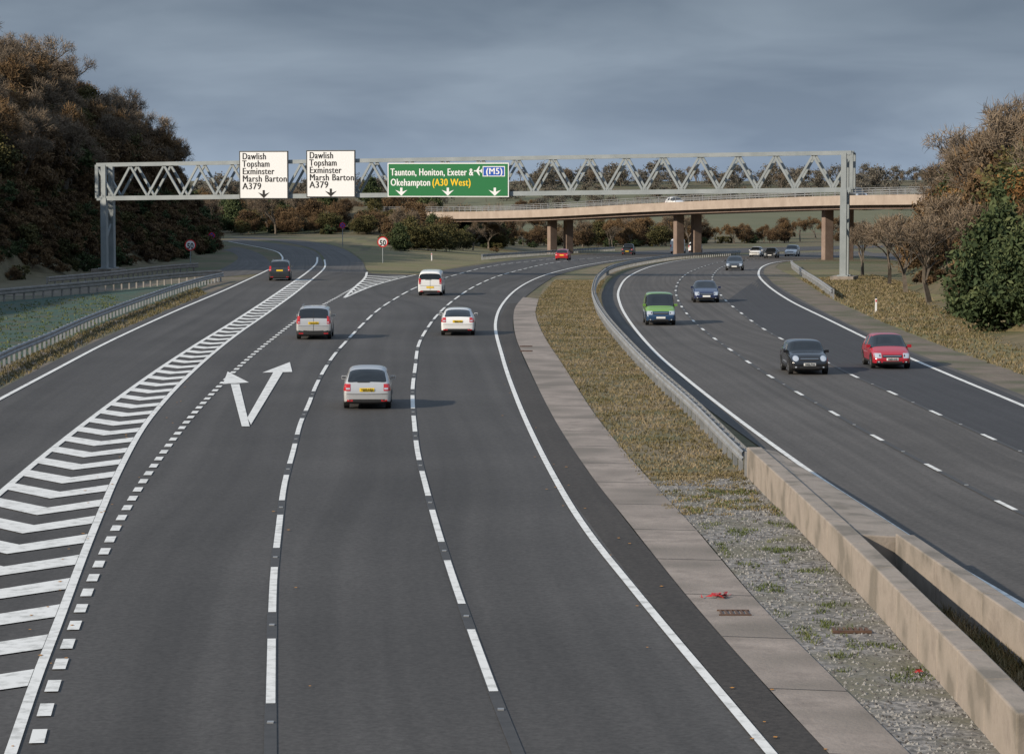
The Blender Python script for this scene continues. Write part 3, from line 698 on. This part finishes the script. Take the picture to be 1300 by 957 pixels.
    for s in(-1,1):
        for xf in k['wh']:
            cx=(xf-.5)*L; r=k['wr']; yo=s*(h+.004); yi=s*(h-.2)
            ring=[(yi,r*.97),(yi,r),(yo-s*.02,r),(yo,r*.93),(yo,r*.66)]
            n_=22; bb=len(wmb.v)
            for q in range(n_):
                t=2*math.pi*q/n_
                for (y,rad) in ring: wmb.v.append((cx+rad*math.cos(t),y,r+rad*math.sin(t)))
            for q in range(n_):
                q2=(q+1)%n_
                for w_ in range(4):
                    wmb.f.append((bb+q*5+w_,bb+q2*5+w_,bb+q2*5+w_+1,bb+q*5+w_+1)); wmb.m.append(0)
            wmb.cyl((cx,yo-s*.05,r),(cx,yo-s*.03,r),r*.67,n=22,mi=0)
            for q in range(5):
                t=2*math.pi*q/5+.3
                wmb.beam((cx,yo-s*.012,r),(cx+math.cos(t)*r*.63,yo-s*.012,r+math.sin(t)*r*.63),.03,.075,1)
            wmb.cyl((cx,yo-s*.03,r),(cx,yo-s*.004,r),r*.2,n=12,mi=1)
    wmb.build("wheels",[VM['tyre'],VM['rim']],e)
    if plate:
        if away: text(plate,e,-L/2-.028,pz-.035,0,'black',width=.44,size=.12,bold=.003,rz=-math.pi/2,align='CENTER')
        else: text(plate,e,L/2+.03,.42,0,'black',width=.44,size=.11,bold=.003,rz=math.pi/2,align='CENTER')
    return e
silver=paint("paint_silver",(.55,.55,.55),.4); whitep=paint("paint_white",(.74,.74,.73),0); blackp=paint("paint_black",(.012,.012,.014),.1,.22)
redp=paint("paint_red",(.48,.012,.016),.1); redd=paint("paint_dark_red",(.40,.012,.025),.1); navy=paint("paint_navy",(.02,.03,.085),.3); green=paint("paint_lime",(.15,.30,.05),.1); bluep=paint("paint_blue",(.02,.055,.12),.2); darkg=paint("paint_dark_grey",(.045,.05,.055),.4)
car("hatchback_car",'hatch',silver,(466,521),(476,480),True,"WF09 NBV")
car("suv_car",'suv',silver,(398,432),(418,408),True,"OU10 LFD",bump='dark')
car("coupe_car",'coupe',whitep,(581,427),(588,405),True,"WM59 HXK")
car("panel_van",'van',whitep,(546,376),(566,364),True)
car("suv_car",'suv',darkg,(355,357),(366,346),True,bump='dark')
car("hatchback_car",'hatch',redp,(713,331),(735,328.5),True)
car("pickup_truck",'pickup',darkg,(796,324),(812,322.3),True)
car("hatchback_car",'mini',blackp,(1028,477),(1000,462),False,"WG56 FVW")
car("hatchback_car",'hatch',redd,(1133,470),(1104,456),False,"WM54 KXD")
car("small_van",'van',green,(839,414),(826,400),False,lower=bluep)
car("saloon_car",'saloon',navy,(897,385),(884,372),False)
car("saloon_car",'saloon',darkg,(932,344),(944,337),False)
car("hatchback_car",'suv',whitep,(1003,326),(1022,324.6),False)
car("hatchback_car",'saloon',darkg,(977,328),(996,326.2),False)
car("hatchback_car",'hatch',whitep,(958,326.5),(976,325),False)
car("white_van",'bigvan',whitep,(858,322.0),(874,320.9),True)
car("white_van",'van',whitep,(880,320.8),(899,319.9),True)
car("small_van",'van',navy,(268,315),(262,313.6),True)
for i,nm,pm,kd in((24,"hatchback_car",whitep,'hatch'),(34,"hatchback_car",darkg,'suv')):
    a=BC[i];na=bn(i); t=BC[i+1]-BC[i]
    q=a+na*3+Vector((0,0,1.01)); car(nm,kd,pm,None,None,True,pos=q,hd=math.atan2(t.y,t.x))
# ---------------------------------------------------------------- vegetation templates
rng=np.random.default_rng(5)
def raw_mesh(name,verts,faces_n,tone,mats,midx=None,nper=4):
    nf=len(verts)//nper
    me=bpy.data.meshes.new(name); me.vertices.add(len(verts)); me.vertices.foreach_set("co",np.asarray(verts,dtype=np.float32).ravel())
    me.loops.add(nf*nper); me.loops.foreach_set("vertex_index",np.arange(nf*nper,dtype=np.int32))
    me.polygons.add(nf); me.polygons.foreach_set("loop_start",np.arange(0,nf*nper,nper,dtype=np.int32))
    try: me.polygons.foreach_set("loop_total",np.full(nf,nper,dtype=np.int32))
    except Exception: pass
    for m in mats: me.materials.append(m)
    if midx is not None: me.polygons.foreach_set("material_index",midx.astype(np.int32))
    a=me.attributes.new("tone",'FLOAT','FACE'); a.data.foreach_set("value",np.asarray(tone,dtype=np.float32))
    me.update(calc_edges=True); return me
def leaves(cent,size,aspect=1.0):
    n=len(cent); a=rng.normal(size=(n,3)); a/=np.linalg.norm(a,axis=1)[:,None]
    b=rng.normal(size=(n,3)); b-=a*(a*b).sum(1)[:,None]; b/=np.linalg.norm(b,axis=1)[:,None]
    s=(size*rng.uniform(.6,1.4,n))[:,None]; a=a*s*aspect; b=b*s
    return np.stack([cent-a-b*.5,cent+a*.2-b,cent+a+b*.5,cent-a*.2+b],1).reshape(-1,3)
def branches(seed,h,depth=5,spread=.55,trunk=.28,up=.25):
    r=random.Random(seed); segs=[];tips=[]
    def rec(p,d,L,rad,lv):
        q=p; k=2
        for i in range(k):
            d2=(d+Vector((r.gauss(0,.09),r.gauss(0,.09),r.gauss(0,.05)+up*.1))).normalized(); nq=q+d2*L/k
            segs.append((q,nq,rad*(1-.25*i/k),rad*(1-.25*(i+1)/k))); q=nq; d=d2
        if lv==0: tips.append((q,d)); return
        for i in range(3):
            ax=Vector((r.gauss(0,1),r.gauss(0,1),r.gauss(0,1))); ax=(ax-d*ax.dot(d)).normalized()
            nd=(d+ax*spread*r.uniform(.7,1.4)+Vector((0,0,up))).normalized()
            rec(q,nd,L*r.uniform(.62,.86),rad*.58,lv-1)
    rec(Vector((0,0,-.3)),Vector((0,0,1)),h*.26,trunk*h/8,depth)
    return segs,tips
def seg_quads(segs):
    out=[]
    for p,q,r0,r1 in segs:
        d=(q-p).normalized(); up=Vector((0,0,1)) if abs(d.z)<.9 else Vector((1,0,0)); a=d.cross(up).normalized(); b=a.cross(d)
        e=[a*math.cos(t)+b*math.sin(t) for t in(0,2.1,4.2)]
        for i in range(3):
            j=(i+1)%3; out+= [p+e[i]*r0,p+e[j]*r0,q+e[j]*r1,q+e[i]*r1]
    return np.array([tuple(v) for v in out])
def t_bare(seed,h,leafm,nt=10,ts=.5,thin=.024):
    segs,tips=branches(seed,h); w=seg_quads(segs)
    T=[]
    for (q,d) in tips:
        q=np.array(q); d=np.array(d)
        for _ in range(nt):
            v=d*.8+rng.normal(size=3)*.7; v/=np.linalg.norm(v); L=ts*rng.uniform(.5,1.5); o=q+rng.normal(size=3)*.18
            s=np.cross(v,rng.normal(size=3)); s=s/np.linalg.norm(s)*thin
            T.append([o-s,o+s,o+v*L+s*.3,o+v*L-s*.3])
    T=np.array(T).reshape(-1,3); nb=len(w)//4; nl=len(T)//4
    zmax=T[:,2].max()
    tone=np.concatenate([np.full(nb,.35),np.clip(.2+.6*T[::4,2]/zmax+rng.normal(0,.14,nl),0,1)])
    return raw_mesh("bare",np.concatenate([w,T]),None,tone,[M['bark'],M[leafm]],np.concatenate([np.zeros(nb),np.ones(nl)]))
def t_leafy(seed,h,w,leafm,ncl=46,per=110,ls=.13,base=.15,asp=1.0,cone=0):
    r=random.Random(seed); segs,tips=branches(seed,h*.9,3,.6,.22); W=seg_quads(segs); C=[];tone=[]
    for i in range(ncl):
        while True:
            p=np.array([r.uniform(-1,1),r.uniform(-1,1),r.uniform(-1,1)]); q=np.linalg.norm(p)
            if .35<q<1: break
        zz=base*h+(p[2]*.5+.5)*(1-base)*h*.92; k=1 if not cone else (1.15-(p[2]*.5+.5))*1.0
        c=np.array([p[0]*w/2*k,p[1]*w/2*k,zz]); cr=r.uniform(.10,.2)*min(w,h)*(.8 if cone else 1)
        pts=rng.normal(size=(per,3))*np.array([cr*.6,cr*.6,cr*.42])+c; C.append(pts)
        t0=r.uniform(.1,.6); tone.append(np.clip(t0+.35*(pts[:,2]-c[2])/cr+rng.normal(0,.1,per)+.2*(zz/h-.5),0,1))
    C=np.concatenate(C); tone=np.concatenate(tone); C[:,2]=np.maximum(C[:,2],.02)
    Lv=leaves(C,np.full(len(C),ls),asp); nb=len(W)//4
    return raw_mesh("leafy",np.concatenate([W,Lv]),None,np.concatenate([np.full(nb,.3),tone]),[M['bark'],M[leafm]],np.concatenate([np.zeros(nb),np.ones(len(C))]))
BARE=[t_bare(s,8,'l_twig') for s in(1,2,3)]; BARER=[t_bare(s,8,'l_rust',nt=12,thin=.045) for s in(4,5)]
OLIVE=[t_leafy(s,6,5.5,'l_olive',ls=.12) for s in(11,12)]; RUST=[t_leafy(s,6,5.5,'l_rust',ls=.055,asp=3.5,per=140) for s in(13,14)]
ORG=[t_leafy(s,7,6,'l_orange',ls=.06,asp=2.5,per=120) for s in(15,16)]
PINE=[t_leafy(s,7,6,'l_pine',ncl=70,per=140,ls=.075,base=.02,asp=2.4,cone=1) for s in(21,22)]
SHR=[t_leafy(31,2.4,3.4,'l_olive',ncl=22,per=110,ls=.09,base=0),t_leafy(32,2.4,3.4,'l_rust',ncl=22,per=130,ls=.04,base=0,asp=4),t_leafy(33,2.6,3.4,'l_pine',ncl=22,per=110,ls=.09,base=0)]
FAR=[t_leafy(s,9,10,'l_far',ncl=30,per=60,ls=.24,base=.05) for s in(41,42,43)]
def put(name,me,x,y,s,parent=None,sz=None,z=None):
    o=bpy.data.objects.new(name,me); scene.collection.objects.link(o)
    o.location=(x,y,(terrain(x,y) if z is None else z)-.05); o.rotation_euler=(0,0,R.uniform(0,6.28)); o.scale=(s,s,sz or s*R.uniform(.85,1.15))
    if parent: o.parent=parent
    return o
wd=empty("hillside_woodland")
for i in range(900):
    Y=R.uniform(218,400); d=abs(R.gauss(0,10))+.5 if R.random()<.8 else R.uniform(.8,26); X=pin(Y,LY,LX)-d
    if X/Y*F+650<-60: continue
    r=R.random()
    if d<5: me=R.choice(SHR+[SHR[1]]*4); s=R.uniform(.5,1.1)
    elif r<.30: me=R.choice(SHR+[SHR[1]]*4); s=R.uniform(.9,1.7)
    elif r<.54: me=R.choice(RUST); s=R.uniform(.5,.95)
    elif r<.62: me=R.choice(OLIVE); s=R.uniform(.5,.9)
    else: me=R.choice(BARE+BARE+BARE+BARER); s=R.uniform(.55,1.05)
    put("tree",me,X,Y,s,wd)
for i in range(170):
    Y=R.uniform(225,345); X=pin(Y,LY,LX)-R.uniform(-1.2,6)
    if X/Y*F+650<-40: continue
    put("tree",R.choice(SHR+[SHR[1]]*2),X,Y,R.uniform(.4,1.0),wd)
put("bare_tree",BARE[1],-52.5,300,1.1); put("bare_tree",BARE[0],-50,285,.8)
cw=empty("woodland")
for i in range(170):
    X=R.uniform(-75,-2); Y=R.uniform(478,560)+max(0,-45-X)*1.0
    if ((X+30)/13)**2+((Y-490)/12)**2<1: continue
    put("tree",R.choice(PINE+OLIVE+RUST+RUST+SHR+BARE),X,Y,R.uniform(.6,1.05),cw)
for i in range(70):
    X=R.uniform(-48,-17); Y=R.uniform(472,492)
    put("tree",R.choice(SHR+OLIVE+RUST),X,Y,R.uniform(.45,.7),cw)
for i in range(110):
    X=-55-R.uniform(0,40); Y=R.uniform(425,520); put("tree",R.choice(OLIVE+RUST+BARE+BARER+PINE),X,Y,R.uniform(.8,1.2),cw)
for i in range(90):
    X=R.uniform(-6,40); Y=R.uniform(545,600)+max(0,X-20)*1.5; put("tree",R.choice(RUST+RUST+SHR+OLIVE+BARE+BARER),X,Y,R.uniform(.5,.95),cw)
sh=empty("shrubbery")
for i in range(60):
    px=R.uniform(478,640); py=R.uniform(306,320); 
    p=gp(px,py)
    put("shrub",R.choice(PINE+OLIVE+SHR+SHR+RUST),p.x,p.y,R.uniform(.35,.7)*(1.25 if px<590 else .8),sh)
for px,py,s in((510,312,.75),(600,318,.6),(620,316,.7),(350,297,1.0)): 
    p=gp(px,py); put("bare_tree",R.choice(BARE),p.x,p.y,s)
rb=empty("roadside_woodland")
for i in range(560):
    Y=R.uniform(130,430); d=R.uniform(.3,34) if R.random()<.6 else R.uniform(.3,10); X=pin(Y,RY,RX)+d
    if X/Y*F+650>1370 : continue
    if any((X-b.x)**2+(Y-b.y)**2<81 for b in BC): 
        if R.random()<.8: continue
    r=R.random()
    if d<5: me=R.choice(SHR+[SHR[1]]*3+RUST); s=R.uniform(.4,.9)
    elif r<.44: me=R.choice(BARE+BARE+BARER); s=R.uniform(.85,1.35)
    elif r<.76: me=R.choice(RUST+ORG+ORG); s=R.uniform(.6,1.25)
    elif r<.84: me=R.choice(OLIVE); s=R.uniform(.6,1.15)
    else: me=R.choice(PINE); s=R.uniform(.7,1.15)
    put("tree",me,X,Y,s,rb)
for px,py,s,t in((1266,421,.95,PINE[0]),(1226,404,.5,PINE[1]),(1302,416,.95,PINE[1]),(1240,392,.75,PINE[1])):
    p=gp(px,py); put("pine_tree",t,p.x,p.y,s)
for px,py,s in((1180,385,.95),(1150,372,.8),(1128,362,.85),(1095,350,.7),(1205,380,1.0)):
    p=gp(px,py); put("bare_tree",R.choice(BARE),p.x,p.y,s)
fl=empty("distant_trees")
for i in range(380):
    X=R.uniform(-330,420); Y=R.uniform(1090,1180); put("tree",R.choice(FAR+FAR+BARE),X,Y,R.uniform(.4,1.05),fl)
for i in range(150):
    X=R.uniform(20,330); Y=lerp(640,700,X/330)+R.uniform(-6,6); put("tree",R.choice(FAR+RUST+BARER),X,Y,R.uniform(.4,.85),fl)
for i in range(130):
    X=R.uniform(0,330); Y=860+X*.1+R.uniform(-10,10); put("tree",R.choice(FAR+FAR+RUST),X,Y,R.uniform(.3,.65),fl)
for i in range(90):
    X=R.uniform(-40,330); Y=960+X*.1+R.uniform(-25,25); put("tree",R.choice(FAR+FAR+BARE),X,Y,R.uniform(.4,.8),fl)
for i in range(90):
    X=R.uniform(35,170); Y=600+X*.35+R.uniform(-6,6); put("tree",R.choice(RUST+BARER+BARER+SHR),X,Y,R.uniform(.4,.8),fl)
# ---------------------------------------------------------------- grass tufts
def tufts(name,pairs,n,hgt,w=.02,mt='l_grass',clump=None,sp=.05):
    A=[xy(gp(*a)) for a,b in pairs];B=[xy(gp(*b)) for a,b in pairs]
    ar=[((A[i+1]-A[i]).length+(B[i+1]-B[i]).length)*((A[i]-B[i]).length+(A[i+1]-B[i+1]).length) for i in range(len(A)-1)]
    P=[];tone=[]
    for _ in range(n):
        i=R.choices(range(len(ar)),ar)[0]; t=R.random(); u=R.random(); p=A[i].lerp(A[i+1],t).lerp(B[i].lerp(B[i+1],t),u)
        nz=noise.noise(Vector((p.x*.5,p.y*.5,9)))
        if clump is not None and noise.noise(Vector((p.x*1.4,p.y*.9,4)))+.4*noise.noise(Vector((p.x*4,p.y*4,4)))<clump: continue
        z=terrain(p.x,p.y)+.01; tb=R.uniform(.1,.9)*.6+.2+nz*.5
        for k in range(4):
            x=p.x+R.gauss(0,sp);y=p.y+R.gauss(0,sp);h=hgt*R.uniform(.4,1.3);lx=R.gauss(0,.5)*h;ly=R.gauss(0,.5)*h;a=R.uniform(0,6.28);dx,dy=math.cos(a)*w,math.sin(a)*w
            P+=[(x-dx,y-dy,z),(x+dx,y+dy,z),(x+lx+dx*.2,y+ly+dy*.2,z+h),(x+lx-dx*.2,y+ly-dy*.2,z+h)]; tone.append(min(1,max(0,tb+R.gauss(0,.12))))
    me=raw_mesh(name,np.array(P),None,tone,[M[mt]]); o=bpy.data.objects.new(name,me); scene.collection.objects.link(o)
medp=[((817,612),(950,606)),((757,530),(880,532)),((715,465),(815,467)),((691,428),(777,426)),((680,400),(760,400)),((684,380),(757,378)),((705,356),(768,356))]
tufts("grass",medp,16000,.07)
tufts("grass",[((817,602),(950,598)),((850,655),(990,655))],1800,.06,clump=-.02)
tufts("weeds",[((840,620),(960,620)),((880,655),(1000,650)),((965,760),(1090,760)),((1070,868),(1190,868))],6000,.07,.012,mt='l_weed',clump=.24)
tufts("weeds",[((1190,770),(1300,840)),((1290,880),(1400,960))],500,.2,.015)
tufts("grass",[((1320,484),(1420,440)),((1205,443),(1320,410)),((1120,409),(1230,385)),((1052,378),(1160,364)),((1015,355),(1110,350))],9000,.13,.03)
tufts("grass",[((-60,470),(-60,510)),((0,468),(0,492)),((120,416),(120,432)),((250,365),(262,374))],2500,.13,.02)
tufts("grass",[((-60,395),(-60,500)),((0,388),(0,464)),((80,380),(80,432)),((150,372),(150,402))],2500,.10,.03,mt='l_weed',clump=.0)
# ---------------------------------------------------------------- loose stones on the gravel
sm=MB()
GA=[xy(gp(*q)) for q in((817,612),(880,668),(965,768),(1063,868),(1180,985))]; GB=[xy(gp(*q)) for q in((952,607),(1003,662),(1105,770),(1215,868),(1300,985))]
for _ in range(4200):
    i=R.choices(range(4),(2,2,1,1))[0]; t=R.random(); u=R.random(); p=GA[i].lerp(GA[i+1],t).lerp(GB[i].lerp(GB[i+1],t),u)
    s=R.uniform(.018,.05); a=R.uniform(0,3); z=terrain(p.x,p.y)+.015
    b=len(sm.v); 
    for q in range(4): sm.v.append((p.x+s*math.cos(a+q*1.57)*R.uniform(.7,1.2),p.y+s*math.sin(a+q*1.57)*R.uniform(.7,1.2),z))
    sm.v.append((p.x,p.y,z+s*.9))
    mi_=R.choice((0,0,1))
    for q in range(4): sm.f.append((b+q,b+(q+1)%4,b+4)); sm.m.append(mi_)
sm.build("gravel_stones",[M['stone'],M['asph2']])
# ---------------------------------------------------------------- small items
gm=MB()
for px,py in((932,781),(668,441),(668,447)):
    p=gp(px,py)
    for i in range(6): gm.box((p.x-.25+.1*i,p.y,p.z+.06),(.04,.5,.02),0)
    gm.box((p.x,p.y-.27,p.z+.06),(.62,.04,.024),0); gm.box((p.x,p.y+.27,p.z+.06),(.62,.04,.024),0)
gm.build("drain_grate",[M['rust']])
cj=MB()
CA=path([(1090,1000),(968,868),(880,768),(825,700),(747,600),(702,530),(671,467),(654,425)],1.0); CB=path([(1180,985),(1063,868),(965,770),(905,700),(815,600),(757,530),(715,465),(691,428)],1.0)
for i in range(2,min(len(CA),len(CB))-1,5):
    a=CA[i]; b=min(CB,key=lambda q:(q-a).length); t=(CA[i+1]-CA[i]).normalized()*.018
    cj.poly([(q.x,q.y,terrain(q.x,q.y)+.050) for q in (a-t,b-t,b+t,a+t)])
finish_marks(cj,"channel_joints",M['tar'])
p=gp(1080,803); q=MB()
for i in range(7): q.box((p.x-.3+.1*i,p.y,p.z+.05),(.05,.4,.05),0)
q.box((p.x,p.y-.2,p.z+.055),(.72,.06,.05),0); q.build("rusty_grille",[M['rust']])
for (px,py,s) in((905,761,1),(916,759,.7),(1165,858,.5)):
    p=gp(px,py); q=MB()
    for i in range(9):
        c=(R.uniform(-.22,.22)*s,R.uniform(-.2,.2)*s); q.poly([(c[0]+R.uniform(-.13,.13)*s,c[1]+R.uniform(-.13,.13)*s,R.uniform(.06,.13)) for _ in range(4)])
    q.build("broken_plastic_debris",[M['red']],loc=p)
lf=MB()
for k,nn,sd in(('CR',60,.35),('ME',60,.6),('D1',10,.4)):
    P=PL[k]
    for i in range(nn):
        p=P[int(R.random()**1.5*len(P)*.6)]; x=p.x+R.gauss(0,sd);y=p.y+R.gauss(0,sd); a=R.uniform(0,3); s=R.uniform(.025,.05)
        lf.poly([(x+s*math.cos(a+t),y+s*math.sin(a+t)*1.3,terrain(x,y)+.062) for t in(0,1.57,3.14,4.71)])
lf.build("fallen_leaves",[M['leaflit']])
# ---------------------------------------------------------------- light and sky
sun=bpy.data.lights.new("sun",'SUN'); so=bpy.data.objects.new("sun",sun); scene.collection.objects.link(so)
EL=math.radians(25); AZ=math.radians(238)
sd=Vector((math.sin(AZ)*math.cos(EL),math.cos(AZ)*math.cos(EL),math.sin(EL)))
so.rotation_euler=(-sd).to_track_quat('-Z','Y').to_euler(); sun.energy=5.0; sun.angle=math.radians(1.0); sun.color=(1,.88,.72)
w=bpy.data.worlds.new("World"); scene.world=w; w.use_nodes=True; n=w.node_tree.nodes; l=w.node_tree.links; n.clear()
out=n.new("ShaderNodeOutputWorld"); bg=n.new("ShaderNodeBackground"); sky=n.new("ShaderNodeTexSky"); sky.sky_type='NISHITA'; sky.sun_disc=False; sky.sun_elevation=EL; sky.sun_rotation=AZ; sky.air_density=1; sky.dust_density=1.0
tc=n.new("ShaderNodeTexCoord"); mp=n.new("ShaderNodeMapping"); mp.inputs["Scale"].default_value=(1,1,3.8); mp.inputs["Location"].default_value=(.3,0,.1); l.new(tc.outputs["Generated"],mp.inputs["Vector"])
nz=n.new("ShaderNodeTexNoise"); nz.inputs["Scale"].default_value=9; nz.inputs["Detail"].default_value=4.5; nz.inputs["Roughness"].default_value=.5; nz.inputs["Distortion"].default_value=.3; l.new(mp.outputs["Vector"],nz.inputs["Vector"])
cr=n.new("ShaderNodeValToRGB"); e=cr.color_ramp.elements; e[0].position=.34; e[0].color=(1.50,1.98,2.72,1); e[1].position=.66; e[1].color=(2.45,3.05,3.85,1); l.new(nz.outputs["Fac"],cr.inputs["Fac"])
sp=n.new("ShaderNodeSeparateXYZ"); l.new(tc.outputs["Generated"],sp.inputs[0])
gr=n.new("ShaderNodeValToRGB"); gr.color_ramp.elements[0].position=0; gr.color_ramp.elements[0].color=(.62,.62,.62,1)
for p_,v_ in((.03,.49),(.07,.37),(.5,.82)):
    q=gr.color_ramp.elements.new(p_); q.color=(v_,v_,v_,1)
gr.color_ramp.elements[-1].color=(.9,.9,.9,1)
l.new(sp.outputs["Z"],gr.inputs["Fac"])
ml=n.new("ShaderNodeMath"); ml.operation='MULTIPLY'; ml.inputs[1].default_value=2.4; l.new(gr.outputs["Color"],ml.inputs[0])
sc=n.new("ShaderNodeVectorMath"); sc.operation='SCALE'; l.new(cr.outputs["Color"],sc.inputs[0]); l.new(ml.outputs[0],sc.inputs["Scale"])
mx=n.new("ShaderNodeMixRGB"); mx.inputs["Fac"].default_value=.95; l.new(sky.outputs["Color"],mx.inputs["Color1"]); l.new(sc.outputs["Vector"],mx.inputs["Color2"])
l.new(mx.outputs["Color"],bg.inputs["Color"]); bg.inputs["Strength"].default_value=.1; l.new(bg.outputs[0],out.inputs["Surface"])
scene.view_settings.view_transform='Standard'; scene.view_settings.look='None'; scene.view_settings.exposure=0
